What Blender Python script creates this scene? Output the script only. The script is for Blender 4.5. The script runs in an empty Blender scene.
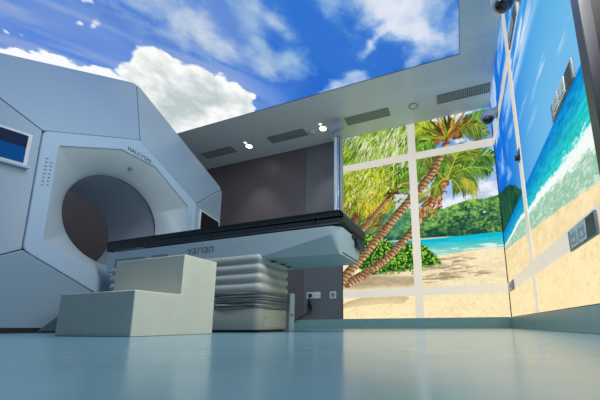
import bpy, bmesh, math, random
import numpy as np
from mathutils import Vector, Matrix

C = bpy.context.scene.collection
random.seed(7)
PI = math.pi

# ------------------------------------------------------------------ materials
def lin(c):
    return tuple(((v/255.0)/12.92 if v/255.0 <= .04045 else ((v/255.0+.055)/1.055)**2.4) for v in c)

def mat(name, rgb, rough=.5, metal=0., coat=0., spec=.5, noise=0., nscale=6., bump=0., emit=0., stretch=(1,1,1)):
    """Principled material with a procedural noise variation of colour and a little bump."""
    m = bpy.data.materials.new(name); m.use_nodes = True
    nt = m.node_tree; b = nt.nodes['Principled BSDF']
    c = lin(rgb)
    b.inputs['Roughness'].default_value = rough
    b.inputs['Metallic'].default_value = metal
    b.inputs['Coat Weight'].default_value = coat
    b.inputs['Coat Roughness'].default_value = .08
    b.inputs['Specular IOR Level'].default_value = spec
    tc = nt.nodes.new('ShaderNodeTexCoord'); mp = nt.nodes.new('ShaderNodeMapping')
    mp.inputs['Scale'].default_value = stretch
    nz = nt.nodes.new('ShaderNodeTexNoise'); nz.inputs['Scale'].default_value = nscale
    nz.inputs['Detail'].default_value = 5
    nt.links.new(tc.outputs['Object'], mp.inputs['Vector']); nt.links.new(mp.outputs['Vector'], nz.inputs['Vector'])
    cr = nt.nodes.new('ShaderNodeValToRGB')
    cr.color_ramp.elements[0].position = .3; cr.color_ramp.elements[1].position = .7
    cr.color_ramp.elements[0].color = tuple(v*(1-noise) for v in c)+(1,)
    cr.color_ramp.elements[1].color = tuple(min(1, v*(1+noise)) for v in c)+(1,)
    nt.links.new(nz.outputs['Fac'], cr.inputs['Fac']); nt.links.new(cr.outputs['Color'], b.inputs['Base Color'])
    if bump:
        bp = nt.nodes.new('ShaderNodeBump'); bp.inputs['Strength'].default_value = bump
        bp.inputs['Distance'].default_value = .01
        nt.links.new(nz.outputs['Fac'], bp.inputs['Height']); nt.links.new(bp.outputs['Normal'], b.inputs['Normal'])
    if emit:
        nt.links.new(cr.outputs['Color'], b.inputs['Emission Color']); b.inputs['Emission Strength'].default_value = emit
    return m

def picture_mat(name, strength):
    """Backlit print: emits the colours stored on the mesh."""
    m = bpy.data.materials.new(name); m.use_nodes = True
    nt = m.node_tree; nt.nodes.remove(nt.nodes['Principled BSDF'])
    a = nt.nodes.new('ShaderNodeAttribute'); a.attribute_name = 'picture'
    e = nt.nodes.new('ShaderNodeEmission'); e.inputs['Strength'].default_value = strength
    nt.links.new(a.outputs['Color'], e.inputs['Color'])
    nt.links.new(e.outputs['Emission'], nt.nodes['Material Output'].inputs['Surface'])
    return m

def lamp_mat(name, rgb, strength):
    m = bpy.data.materials.new(name); m.use_nodes = True
    b = m.node_tree.nodes['Principled BSDF']
    b.inputs['Base Color'].default_value = (.8, .8, .8, 1)
    b.inputs['Emission Color'].default_value = lin(rgb)+(1,)
    b.inputs['Emission Strength'].default_value = strength
    return m

def floor_mat():
    m = mat('vinyl_floor', (118, 162, 176), rough=.2, spec=.75, noise=.05, nscale=2.2, stretch=(1, 2.5, 1))
    nt = m.node_tree; b = nt.nodes['Principled BSDF']
    tc = nt.nodes.new('ShaderNodeTexCoord')
    n2 = nt.nodes.new('ShaderNodeTexNoise'); n2.inputs['Scale'].default_value = 14; n2.inputs['Detail'].default_value = 6
    mr = nt.nodes.new('ShaderNodeMapRange'); mr.inputs['To Min'].default_value = .15; mr.inputs['To Max'].default_value = .25
    nt.links.new(tc.outputs['Object'], n2.inputs['Vector'])
    nt.links.new(n2.outputs['Fac'], mr.inputs['Value']); nt.links.new(mr.outputs['Result'], b.inputs['Roughness'])
    bp = nt.nodes.new('ShaderNodeBump'); bp.inputs['Strength'].default_value = .03; bp.inputs['Distance'].default_value = .003
    nt.links.new(n2.outputs['Fac'], bp.inputs['Height']); nt.links.new(bp.outputs['Normal'], b.inputs['Normal'])
    return m

M = dict(
    floor=floor_mat(),
    ceiling=mat('ceiling_panel_paint', (226, 230, 230), rough=.16, noise=.02, spec=.6),
    wall=mat('dark_grey_wall', (102, 94, 95), rough=.45, noise=.04, nscale=3),
    wall_left=mat('warm_grey_wall', (150, 136, 132), rough=.5, noise=.03, nscale=3),
    wall_light=mat('grey_wall_panel', (108, 109, 112), rough=.42, noise=.04, nscale=3),
    wall_plain=mat('grey_paint', (150, 155, 158), rough=.6, noise=.03),
    base=mat('teal_baseboard', (128, 168, 166), rough=.35, noise=.05, nscale=9),
    white=mat('white_shell', (160, 182, 198), rough=.34, noise=.012, nscale=2, coat=.15),
    white2=mat('white_bezel', (180, 202, 220), rough=.3, noise=.012, nscale=2, coat=.15),
    cone=mat('grey_white_cone', (178, 192, 198), rough=.38, noise=.015, nscale=2),
    liner=mat('grey_liner', (180, 190, 200), rough=.42, noise=.03, nscale=3),
    foot=mat('foot_shade', (62, 86, 96), rough=.4, noise=.02),  # shade at the scanner's base put into the colour
    dark=mat('dark_seam', (26, 30, 36), rough=.6, noise=.1),
    letter=mat('grey_lettering', (48, 56, 70), rough=.5, noise=.05),
    letter2=mat('grey_print', (66, 78, 92), rough=.5, noise=.05),
    black=mat('black_rubber', (14, 19, 23), rough=.36, noise=.12, nscale=9),
    carbon=mat('carbon_top', (25, 36, 40), rough=.55, noise=.15, nscale=12),
    couch=mat('couch_shell', (158, 180, 190), rough=.4, noise=.02, nscale=3),
    couch_under=mat('couch_underside', (158, 178, 178), rough=.4, noise=.02, nscale=3),
    panelgrey=mat('grey_key_panel', (108, 128, 138), rough=.45, noise=.05),
    bellow=mat('grey_bellows', (180, 184, 180), rough=.38, noise=.05, nscale=5),
    bellow2=mat('crumpled_bellows', (160, 164, 166), rough=.38, noise=.12, nscale=14, bump=.25, stretch=(.6, .6, 4)),
    pedestal=mat('pedestal_cover', (164, 168, 158), rough=.4, noise=.025, nscale=3),
    step=mat('painted_step', (214, 216, 200), rough=.5, noise=.04, nscale=7, bump=.04),
    steel=mat('brushed_steel', (214, 216, 214), rough=.22, metal=.95, noise=.06, stretch=(8, 8, 1)),
    steel2=mat('blue_grey_metal', (176, 184, 192), rough=.35, metal=.3, noise=.05),
    vent=mat('vent_paint', (132, 140, 138), rough=.4, noise=.04),
    slat=mat('vent_slat', (158, 170, 166), rough=.4, noise=.06),
    bar=mat('white_bar', (216, 204, 186), rough=.4, noise=.02, emit=.68),  # glow added to the material so the bars look brighter and warmer
    plate=mat('socket_plate', (196, 202, 204), rough=.35, noise=.03),
    duct=mat('vent_duct', (64, 70, 70), rough=.6, noise=.05),
    frame=mat('cream_white_frame', (226, 230, 226), rough=.35, noise=.02),
    strip=mat('pale_highlight', (236, 240, 226), rough=.25, noise=.03, coat=.5),
    alum=mat('brushed_plate', (150, 155, 156), rough=.4, metal=.2, noise=.05, stretch=(1, 10, 1)),
    module=mat('pale_module', (216, 226, 226), rough=.35, noise=.04),
    camera=mat('camera_shell', (196, 204, 214), rough=.35, noise=.03),
    dome=mat('smoked_dome', (10, 12, 16), rough=.06, noise=.05, coat=1.),
    doorframe=mat('grey_door_frame', (62, 68, 80), rough=.3, noise=.04),
    door=mat('dark_glossy_door', (32, 39, 44), rough=.12, noise=.08),
    screen=mat('screen_glass', (8, 60, 110), rough=.1, noise=.05, emit=.68),
    screen_dark=mat('screen_band', (24, 34, 56), rough=.1, noise=.05, emit=.68),
    screen_off=mat('dark_screen', (12, 18, 28), rough=.07, noise=.05),
    lampglow=lamp_mat('lamp_glow', (255, 252, 240), 14.),
    glow_disc=lamp_mat('small_glow', (255, 252, 240), 1.0),
)

# ------------------------------------------------------------------ mesh helpers
class MB:
    def __init__(s): s.v = []; s.f = []
    def face(s, pts):
        n = len(s.v); s.v += [tuple(p) for p in pts]; s.f.append(tuple(range(n, n+len(pts))))
    def box(s, lo, hi, M4=None):
        n = len(s.v)
        p = [(x, y, z) for z in (lo[2], hi[2]) for y in (lo[1], hi[1]) for x in (lo[0], hi[0])]
        if M4: p = [tuple(M4 @ Vector(q)) for q in p]
        s.v += p
        s.f += [tuple(n+i for i in q) for q in ((0,2,3,1),(4,5,7,6),(0,1,5,4),(2,6,7,3),(0,4,6,2),(1,3,7,5))]
    def loft(s, rings, closed=True, cap=(False, False)):
        n = len(s.v); k = len(rings[0])
        for r in rings: s.v += [tuple(p) for p in r]
        for i in range(len(rings)-1):
            for j in range(k if closed else k-1):
                a = n+i*k+j; b = n+i*k+(j+1) % k
                s.f.append((a, b, b+k, a+k))
        if cap[0]: s.f.append(tuple(n+j for j in range(k))[::-1])
        if cap[1]: s.f.append(tuple(n+(len(rings)-1)*k+j for j in range(k)))
    def tube(s, path, r, n=10):
        rings = []
        P = [Vector(p) for p in path]
        for i, p in enumerate(P):
            t = (P[min(i+1, len(P)-1)]-P[max(i-1, 0)]).normalized()
            u = t.cross(Vector((0, 0, 1)))
            if u.length < 1e-3: u = t.cross(Vector((1, 0, 0)))
            u.normalize(); w = t.cross(u)
            rr = r[i] if isinstance(r, (list, tuple)) else r
            rings.append([p+u*math.cos(2*PI*j/n)*rr+w*math.sin(2*PI*j/n)*rr for j in range(n)])
        s.loft(rings, True, (True, True))
    def lathe(s, prof, c, axis='z', n=32, flip=False):
        """prof: list of (radius, height) turned about an axis through c."""
        rings = []
        for r, h in prof:
            ring = []
            for j in range(n):
                a = 2*PI*j/n; x, y = r*math.cos(a), r*math.sin(a)
                q = {'z': (x, y, h), 'x': (h, x, y), 'y': (x, h, y)}[axis]
                ring.append((c[0]+q[0], c[1]+q[1], c[2]+q[2]))
            rings.append(ring)
        s.loft(rings, True, (True, True))
    def build(s, name, m, parent=None, bevel=0., smooth=False, seg=2, sharp=38):
        me = bpy.data.meshes.new(name)
        off = Vector(parent_origin(parent)) if parent else Vector((0, 0, 0))
        me.from_pydata([tuple(Vector(p)-off) for p in s.v], [], s.f); me.update()
        bm = bmesh.new(); bm.from_mesh(me)
        bmesh.ops.remove_doubles(bm, verts=bm.verts, dist=1e-5)
        if len(bm.faces) > 1: bmesh.ops.recalc_face_normals(bm, faces=bm.faces)
        bm.to_mesh(me); bm.free()
        o = bpy.data.objects.new(name, me); C.objects.link(o)
        me.materials.append(m)
        if parent: o.parent = parent
        if bevel:
            b = o.modifiers.new('bevel', 'BEVEL'); b.width = bevel; b.segments = seg; b.limit_method = 'ANGLE'; b.angle_limit = math.radians(35)
        if smooth or bevel:
            me.polygons.foreach_set('use_smooth', [True]*len(me.polygons))
            if hasattr(me, 'set_sharp_from_angle'): me.set_sharp_from_angle(angle=math.radians(sharp if not bevel else 60))
        return o

def parent_origin(p):
    o = Vector((0, 0, 0))
    while p is not None: o += p.location; p = p.parent
    return o

def thing(name, label, cat, loc=(0, 0, 0), group=None):
    o = bpy.data.objects.new(name, None); C.objects.link(o); o.location = loc
    o.empty_display_size = .1
    return tag(o, label, cat, group)

def tag(o, label, cat, group=None):
    o['label'] = label; o['category'] = cat
    if group: o['group'] = group
    return o

def struct(o):
    o['kind'] = 'structure'; return o

def box_obj(name, lo, hi, m, parent=None, bevel=0.):
    b = MB(); b.box(lo, hi); return b.build(name, m, parent, bevel)

def dup(root, loc, label):
    r = root.copy(); C.objects.link(r); r.location = loc; r['label'] = label
    for ch in list(root.children):
        c = ch.copy(); C.objects.link(c); c.parent = r
        for g in list(ch.children):
            d = g.copy(); C.objects.link(d); d.parent = c
    return r

def lettering(name, body, size, mtx, m, parent, spacing=1., thick=.0006, target_w=None, bold=0.):
    """Letters as a real mesh lying on a surface."""
    cu = bpy.data.curves.new(name, 'FONT'); cu.body = body; cu.size = size; cu.extrude = thick
    cu.space_character = spacing; cu.offset = bold; cu.align_x = 'CENTER'; cu.align_y = 'CENTER'
    tmp = bpy.data.objects.new(name+'_curve', cu); C.objects.link(tmp)
    bpy.context.view_layer.update()
    dg = bpy.context.evaluated_depsgraph_get()
    me = bpy.data.meshes.new_from_object(tmp.evaluated_get(dg))
    bpy.data.objects.remove(tmp)
    if target_w:
        xs = [v.co.x for v in me.vertices]; k = target_w/(max(xs)-min(xs))
        me.transform(Matrix.Diagonal((k, 1, 1, 1)))
    off = Vector(parent_origin(parent))
    me.transform(Matrix.Translation(-off) @ mtx)
    me.materials.clear(); me.materials.append(m)
    o = bpy.data.objects.new(name, me); C.objects.link(o); o.parent = parent
    return o

# ------------------------------------------------------------------ picture painting (colours stored per vertex)
rng = np.random.default_rng(11)
def vnoise(x, y, seed):
    r = np.random.default_rng(seed); T = r.random((64, 64))
    xi = np.floor(x).astype(int); yi = np.floor(y).astype(int); fx = x-xi; fy = y-yi
    fx = fx*fx*(3-2*fx); fy = fy*fy*(3-2*fy)
    g = lambda i, j: T[i % 64, j % 64]
    return (g(xi, yi)*(1-fx)+g(xi+1, yi)*fx)*(1-fy)+(g(xi, yi+1)*(1-fx)+g(xi+1, yi+1)*fx)*fy
def fbm(x, y, s, seed, o=5):
    t = 0; a = .5; n = 0
    for k in range(o):
        t = t+a*vnoise(x*s+17.3*k, y*s+5.1*k, seed+k); n += a; a *= .55; s *= 2.03
    return t/n
def sstep(a, b, x):
    t = np.clip((x-a)/(b-a), 0, 1); return t*t*(3-2*t)
def sdf(px, py, poly):
    """signed distance to a polygon, positive inside"""
    d = np.full(px.shape, 1e9); inside = np.zeros(px.shape, bool)
    n = len(poly)
    for i in range(n):
        ax, ay = poly[i]; bx, by = poly[(i+1) % n]
        ex, ey = bx-ax, by-ay
        t = np.clip(((px-ax)*ex+(py-ay)*ey)/(ex*ex+ey*ey+1e-12), 0, 1)
        d = np.minimum(d, np.hypot(px-ax-t*ex, py-ay-t*ey))
        c = ((ay > py) != (by > py)) & (px < (bx-ax)*(py-ay)/(by-ay+1e-12)+ax)
        inside ^= c
    return np.where(inside, d, -d)

class Canvas:
    def __init__(s, u0, u1, v0, v1, step):
        s.nu = int((u1-u0)/step)+1; s.nv = int((v1-v0)/step)+1
        s.us = np.linspace(u0, u1, s.nu); s.vs = np.linspace(v0, v1, s.nv)
        s.U, s.V = np.meshgrid(s.us, s.vs)          # [nv,nu]
        s.c = np.zeros((s.nv, s.nu, 3))
    def fill(s, rgb, a=1.):
        rgb = np.asarray(rgb, float)
        a = np.broadcast_to(np.asarray(a, float), s.U.shape)[..., None]
        s.c = s.c*(1-a)+rgb*a
    def win(s, u0, u1, v0, v1):
        i0, i1 = np.searchsorted(s.us, [u0, u1]); j0, j1 = np.searchsorted(s.vs, [v0, v1])
        return slice(j0, j1), slice(i0, i1)
    def seg(s, a, b, w0, w1, rgb, alpha=1.):
        m = max(w0, w1)+.01
        W = s.win(min(a[0], b[0])-m, max(a[0], b[0])+m, min(a[1], b[1])-m, max(a[1], b[1])+m)
        U = s.U[W]; V = s.V[W]
        if U.size == 0: return
        ex, ey = b[0]-a[0], b[1]-a[1]
        t = np.clip(((U-a[0])*ex+(V-a[1])*ey)/(ex*ex+ey*ey+1e-12), 0, 1)
        d = np.hypot(U-a[0]-t*ex, V-a[1]-t*ey); w = w0+(w1-w0)*t
        k = (np.clip((w-d)/.006+.5, 0, 1)*alpha)[..., None]
        s.c[W] = s.c[W]*(1-k)+np.asarray(rgb, float)*k
    def blob(s, u, v, ru, rv, ang, rgb, alpha=1.):
        m = max(ru, rv)*1.2
        W = s.win(u-m, u+m, v-m, v+m); U = s.U[W]-u; V = s.V[W]-v
        if U.size == 0: return
        ca, sa = math.cos(ang), math.sin(ang)
        d = np.hypot((U*ca+V*sa)/ru, (-U*sa+V*ca)/rv)
        k = (np.clip((1-d)*4, 0, 1)*alpha)[..., None]
        s.c[W] = s.c[W]*(1-k)+np.asarray(rgb, float)*k
    def mesh(s, name, to3d, m, parent):
        """grid mesh carrying the colours; to3d maps (U,V) to points"""
        P = to3d(s.U, s.V).reshape(-1, 3)-np.array(parent_origin(parent))
        nu, nv = s.nu, s.nv
        idx = np.arange(nu*nv).reshape(nv, nu)
        F = np.stack([idx[:-1, :-1], idx[:-1, 1:], idx[1:, 1:], idx[1:, :-1]], -1).reshape(-1, 4)
        me = bpy.data.meshes.new(name)
        me.vertices.add(len(P)); me.vertices.foreach_set('co', P.astype(np.float32).ravel())
        me.loops.add(F.size); me.loops.foreach_set('vertex_index', F.astype(np.int32).ravel())
        me.polygons.add(len(F)); me.polygons.foreach_set('loop_start', np.arange(0, F.size, 4, dtype=np.int32))

        me.update(calc_edges=True)
        x = np.clip(s.c, 0, 255)/255.
        L = np.where(x <= .04045, x/12.92, ((x+.055)/1.055)**2.4).reshape(-1, 3)
        at = me.color_attributes.new('picture', 'FLOAT_COLOR', 'POINT')
        at.data.foreach_set('color', np.c_[L, np.ones(len(L))].astype(np.float32).ravel())
        me.materials.append(m)
        o = bpy.data.objects.new(name, me); C.objects.link(o); o.parent = parent
        return o

# ------------------------------------------------------------------ room dimensions (metres)
H = 3.0; D = 4.342; W = .576
BB = .128                      # baseboard height
XL, XS = -1.61, -2.268         # left end of the back mural, seam in the back wall
X0, Y0 = -5.6, -1.3            # left wall, wall behind the camera
SX, SY = .178, 3.262           # right and far edges of the sky ceiling
SX0, SY0 = -5.0, -.4
YD = 1.487                     # where the right mural ends at the door frame

# ------------------------------------------------------------------ setting
struct(box_obj('floor', (X0, Y0, -.06), (W+.5, D+.3, 0), M['floor']))
b = MB()
CE = W-.014; CD = D-.012       # ceiling stops just short of the murals (shadow gap)
b.box((X0, SY, H), (CE, CD, H+.03)); b.box((SX, Y0, H), (CE, SY, H+.03))
b.box((X0, Y0, H), (SX0, SY, H+.03)); b.box((SX0, Y0, H), (SX, SY0, H+.03))
b.box((X0, Y0, H+.09), (W+.5, D+.3, H+.14))
ceil = struct(b.build('ceiling', M['ceiling']))
b = MB()   # seam lines in the ceiling panels
b.box((SX+.06, 3.113, H-.0006), (CE, 3.117, H+.001))
b.build('panel_joint', M['slat'], ceil)

wb = struct(box_obj('wall_back', (X0, D, 0), (W+.5, D+.2, H+.09), M['wall']))
box_obj('wall_panel', (XS+.004, D-.006, BB), (XL-.008, D+.001, H+.05), M['wall_light'], wb)
box_obj('wall_panel', (-4.9, D-.006, BB), (XS-.002, D+.001, H+.05), M['wall'], wb)
struct(box_obj('wall_left', (X0-.2, Y0, 0), (X0, D, H+.09), M['wall_left']))
struct(box_obj('wall_front', (X0, Y0-.2, 0), (W+.5, Y0, H+.09), M['wall_plain']))
struct(box_obj('wall_right', (W+.02, YD, 0), (W+.2, D, H+.09), M['wall_plain']))
wr2 = struct(box_obj('wall_right', (W+.02, Y0, 0), (W+.2, .2, H+.09), M['wall_plain']))
struct(box_obj('baseboard_back', (X0, D-.014, 0), (W-.012, D+.001, BB), M['base'], bevel=.003))
struct(box_obj('baseboard_right', (W-.014, YD+.0, 0), (W+.021, D-.013, BB), M['base'], bevel=.003))
# door at the near end of the right wall
dr = bpy.data.objects.new('door_1', None); C.objects.link(dr); dr.location = (W, .9, 0); struct(dr)
b = MB(); b.box((W-.012, YD-.085, 0), (W+.15, YD-.012, H)); b.box((W-.012, .2, 0), (W+.15, .28, H)); b.build('door_frame', M['doorframe'], dr, bevel=.004)
box_obj('door_gasket', (W-.003, YD-.013, 0), (W+.02, YD-.001, H), M['dark'], dr)
box_obj('door_leaf', (W+.03, .28, .004), (W+.08, YD-.085, H), M['door'], dr)
b = MB(); b.tube([(W+.03, .46, .98), (W-.03, .46, .98), (W-.03, .46, 1.30), (W+.03, .46, 1.30)], .012); b.build('door_handle', M['steel'], dr, smooth=True)

# ------------------------------------------------------------------ picture 1: palm beach on the back wall
def frond(cv, p0, p1, rise, n, leaf, pal, rib, lw=.008, curl=.5, alpha=.95, sides=(-1, 1)):
    n = int(n*1.9); lw *= .66; leaf *= 1.05
    p0 = np.array(p0, float); p1 = np.array(p1, float); mid = (p0+p1)/2+np.array([0, rise])
    pts = [(1-t)**2*p0+2*t*(1-t)*mid+t*t*p1 for t in np.linspace(0, 1, n)]
    for i in range(1, n):
        t = i/(n-1); d = pts[i]-pts[i-1]; d = d/(np.linalg.norm(d)+1e-9); nrm = np.array([-d[1], d[0]])
        L = leaf*(math.sin(PI*min(1, .12+t*.95)))**.6*rng.uniform(.75, 1.15)
        for sd in sides:
            e = pts[i]+(d*.65+nrm*sd*.75)*L*.6
            e2 = e+(d*.35+nrm*sd*.35+np.array([0, -curl*rng.uniform(.7, 1.5)]))*L*.6
            col = np.array(pal[rng.integers(len(pal))], float)*rng.uniform(.78, 1.15)
            cv.seg(pts[i], e, lw*.7, lw, col, alpha); cv.seg(e, e2, lw, lw*.3, col*.93, alpha)
    for i in range(1, n):
        cv.seg(pts[i-1], pts[i], lw*(1.3-.7*i/n), lw*(1.3-.7*i/n), rib, 1)

def trunk(cv, path, w0, w1, light, dark, ring=.05, contrast=.55):
    P = np.array(path, float)
    # dense path
    q = []
    for i in range(len(P)-1):
        for t in np.linspace(0, 1, 14, endpoint=False): q.append(P[i]*(1-t)+P[i+1]*t)
    q.append(P[-1]); q = np.array(q)
    k = np.ones(9)/9
    qs = np.stack([np.convolve(np.pad(q[:, i], 4, 'edge'), k, 'valid') for i in (0, 1)], 1)
    s_ = np.r_[0, np.cumsum(np.linalg.norm(np.diff(qs, axis=0), axis=1))]
    Wn = cv.win(qs[:, 0].min()-.15, qs[:, 0].max()+.15, qs[:, 1].min()-.15, qs[:, 1].max()+.15)
    U = cv.U[Wn]; V = cv.V[Wn]
    best = np.full(U.shape, 1e9); bs = np.zeros(U.shape); bd = np.zeros(U.shape)
    for i in range(len(qs)-1):
        a, b_ = qs[i], qs[i+1]; e = b_-a; L2 = e@e+1e-12
        t = np.clip(((U-a[0])*e[0]+(V-a[1])*e[1])/L2, 0, 1)
        dx = U-a[0]-t*e[0]; dy = V-a[1]-t*e[1]; d = np.hypot(dx, dy)
        sg = np.sign(e[0]*dy-e[1]*dx)
        m = d < best
        best = np.where(m, d, best); bs = np.where(m, s_[i]+t*math.sqrt(L2), bs); bd = np.where(m, d*sg, bd)
    w = w0+(w1-w0)*bs/s_[-1]
    bs = bs+ring*.9*(vnoise(U*9, V*9, 71)-.5)+.35*bd
    a = np.clip((w*(1+.08*(vnoise(U*70, V*70, 8)-.5))-best)/.006+.5, 0, 1)[..., None]
    x = bd/w                                                  # -1 right/lower side .. 1 left/upper side
    rg = .5+.5*np.sin(2*PI*(bs/ring+.25*x*x+.25*vnoise(bs*20, x*3, 91)))
    tone = np.clip(.66-.36*x+.5*(vnoise(U*80, V*80, 5)-.5)+.3*(vnoise(U*30, V*30, 6)-.5), 0, 1)*(1-contrast*sstep(.45, .8, rg+.5*(vnoise(U*60, V*60, 7)-.5)))
    col = np.array(dark)*(1-tone[..., None])+np.array(light)*tone[..., None]
    cv.c[Wn] = cv.c[Wn]*(1-a)+col*a

cv = Canvas(XL, W-.010, BB, H+.06, .006)
U, V = cv.U, cv.V
# sky
cv.fill((150, 185, 228)); cv.fill((84, 142, 220), sstep(1.95, 2.9, V))
cl = fbm(U*1.0, V*2.2, 2.2, 3); cv.fill((238, 240, 246), sstep(.40, .62, cl)*.9)
cv.fill((176, 186, 210), sstep(.45, .7, fbm(U, V*3, 2.5, 23))*sstep(2.15, 1.75, V)*.8)
# far hills
ht = np.interp(U, [-1.61, -1.0, -.7, -.38, -.22, -.11, .09, .22, .4, .6], [1.95, 1.86, 1.72, 1.60, 1.66, 1.63, 1.68, 1.71, 1.69, 1.74])
ht = ht+.05*(fbm(U, U*0, 9, 31)-.5)+.03*(fbm(U, V, 30, 37)-.5)
hm = np.clip((ht-V)/.012, 0, 1)
g = fbm(U, V*1.3, 7, 41, 6); g2 = fbm(U, V*1.2, 26, 47, 5); g3 = fbm(U, V*1.4, 60, 49, 3); tt = np.clip((g-.5)*1.6+(g2-.5)*1.5+(g3-.5)*1.3+.50+.5*(V-1.45), 0, 1)[..., None]
hc = np.array((26, 76, 62))*(1-tt)+np.array((136, 186, 84))*tt
hc = hc*(.86+.28*g2[..., None]); lf = sstep(-.45, -.75, U)[..., None]; hc = hc*(1-lf*.55)+np.array((78, 148, 120))*lf*.55
cv.c = cv.c*(1-hm[..., None])+hc*hm[..., None]
cv.fill((24, 62, 58), hm*sstep(1.40, 1.24, V)*sstep(.3, .62, fbm(U, V, 12, 53))*.8)
for k in range(26): cv.blob(rng.uniform(-.3, .55), rng.uniform(1.42, 1.6), .018, .007, 0, (176, 168, 140), .7)
cv.blob(.38, 1.50, .02, .012, 0, (240, 245, 250), 1)
# sea
sm = sstep(1.215, 1.205, V+.0*U)
sc = sstep(.97, 1.21, V)[..., None]
sea = np.array((150, 208, 190))*(1-sc)+np.array((10, 178, 204))*sc
st = fbm(U*1.2, V*10, 5, 61)[..., None]; sea = sea*(.9+.22*st)
cv.c = cv.c*(1-sm[..., None])+sea*sm[..., None]
cv.fill((236, 244, 240), sm*sstep(.50, .60, fbm(U*1.0, V*9, 5, 67))*sstep(.95, 1.02, V)*sstep(1.15, 1.06, V)*.85)
cv.fill((226, 214, 186), sstep(.012, .004, abs(V-1.214+.02*(U+.3)))*sstep(.05, -.2, U))
# sand
sl = .985+.02*np.sin(U*5)+.02*(fbm(U, U*0, 6, 71)-.5)
sand = sstep(.012, -.012, V-sl)
sd = fbm(U, V*2.2, 7, 73, 6)[..., None]; sc2 = np.array((230, 206, 160))*(1-sd)+np.array((254, 240, 204))*sd
cv.c = cv.c*(1-sand[..., None])+sc2*sand[..., None]
cv.fill((254, 234, 182), sstep(.46, .40, V)*.6)
cv.fill((206, 184, 142), sand*sstep(.55, .74, fbm(U, V*3, 30, 79))*.4)
# shade under the palms and streaked frond shadows on the sand
sh = sstep(.03, .1, .86-.10*(U+1.6)-V)*sstep(.52, .62, V+.06*(fbm(U, V, 6, 83)-.5))*sstep(-.42, -.62, U)
cv.fill((152, 136, 110), sand*sh*(.45+.5*fbm(U*2, V*6, 5, 89)))
for (ua, va, ub, vb, w_, n_) in [(-.6, .87, .16, .89, .05, 26), (-.62, .79, .12, .80, .05, 26), (-.55, .70, .30, .73, .03, 18), (-.3, .66, .46, .68, .02, 10), (-.62, .64, -.05, .66, .03, 14)]:
    for k in range(n_):
        t = rng.uniform(0, 1); u = ua+(ub-ua)*t; v = va+(vb-va)*t+rng.normal(0, w_*.6)
        L = rng.uniform(.08, .26)*(1-.5*t); cv.seg((u, v), (min(u+L*1.3, .55), v+L*rng.uniform(-.10, .10)), .009, .002, (146, 132, 108), .6)
for k in range(46):      # shadow of one frond across the lowest panes
    t = k/45; u = -1.58+.92*t; v = .33+.10*math.sin(t*2.6)
    cv.seg((u, v+.03), (u-.07, v-.05-.05*math.sin(t*3.1)), .009, .004, (176, 152, 112), .6)
# dense growth behind the palms, upper left
for k in range(260):
    u = rng.uniform(-1.62, -.30); v = rng.uniform(1.45, 3.0)
    if v < 1.62 and u > -1.05: continue
    if -.98 < u < -.60 and 1.55 < v < 1.98: continue
    cv.blob(u, v, rng.uniform(.06, .14), rng.uniform(.03, .06), rng.uniform(0, 3), [(104, 130, 44), (140, 170, 52), (70, 88, 34), (176, 204, 74), (150, 150, 80)][rng.integers(5)], .8)
def streaks(n, box, ang, spread, L0, L1, pal, lw=.0055, alpha=.9):
    """many single narrow leaflets"""
    for k in range(n):
        u = rng.uniform(box[0], box[1]); v = rng.uniform(box[2], box[3]); a_ = ang+rng.normal(0, spread)
        L = rng.uniform(L0, L1); m_ = (u+L*.5*math.cos(a_), v+L*.5*math.sin(a_)); e_ = (m_[0]+L*.5*math.cos(a_-.18), m_[1]+L*.5*math.sin(a_-.18)-.01)
        c_ = np.array(pal[rng.integers(len(pal))], float)*rng.uniform(.8, 1.15)
        cv.seg((u, v), m_, lw*.6, lw, c_, alpha); cv.seg(m_, e_, lw, lw*.25, c_, alpha)
olive = [(104, 138, 36), (138, 170, 46), (72, 92, 30), (168, 194, 70), (128, 122, 60)]
lime = [(150, 196, 40), (196, 214, 50), (118, 170, 36), (214, 206, 70), (92, 132, 30)]
yellow = [(226, 214, 50), (240, 226, 84), (190, 196, 44), (210, 180, 60)]
green = [(84, 150, 40), (120, 180, 52), (56, 106, 36), (158, 196, 80), (44, 78, 30)]
deep = [(70, 108, 34), (96, 132, 52), (44, 64, 26), (128, 152, 64), (150, 146, 78)]
for k in range(34):
    u0 = rng.uniform(-1.7, -.55); v0 = rng.uniform(2.2, 3.05)
    frond(cv, (u0, v0), (u0+rng.uniform(-.5, .5), v0-rng.uniform(.25, .6)), rng.uniform(.05, .25), 20, rng.uniform(.16, .26), [olive, lime, green][rng.integers(3)], (150, 140, 60), .007)
mixp = olive+lime+lime+green+[(240, 244, 228), (214, 232, 120), (196, 222, 96), (44, 54, 24), (64, 78, 30)]
streaks(900, (-1.62, -.45, 2.45, 3.05), -2.15, .38, .10, .26, mixp)
streaks(260, (-1.35, -.55, 2.40, 3.0), -2.0, .25, .08, .2, [(238, 242, 236), (222, 234, 190), (180, 208, 90)], .005)
streaks(700, (-1.62, -.70, 1.75, 2.5), -1.9, .55, .08, .2, olive+lime+[(96, 84, 44), (64, 50, 28), (222, 220, 110)])
streaks(420, (-1.62, -1.0, 1.36, 1.98), 1.0, .35, .08, .22, [(120, 88, 50), (168, 150, 60), (84, 70, 36), (190, 176, 80), (60, 46, 28)])
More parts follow.
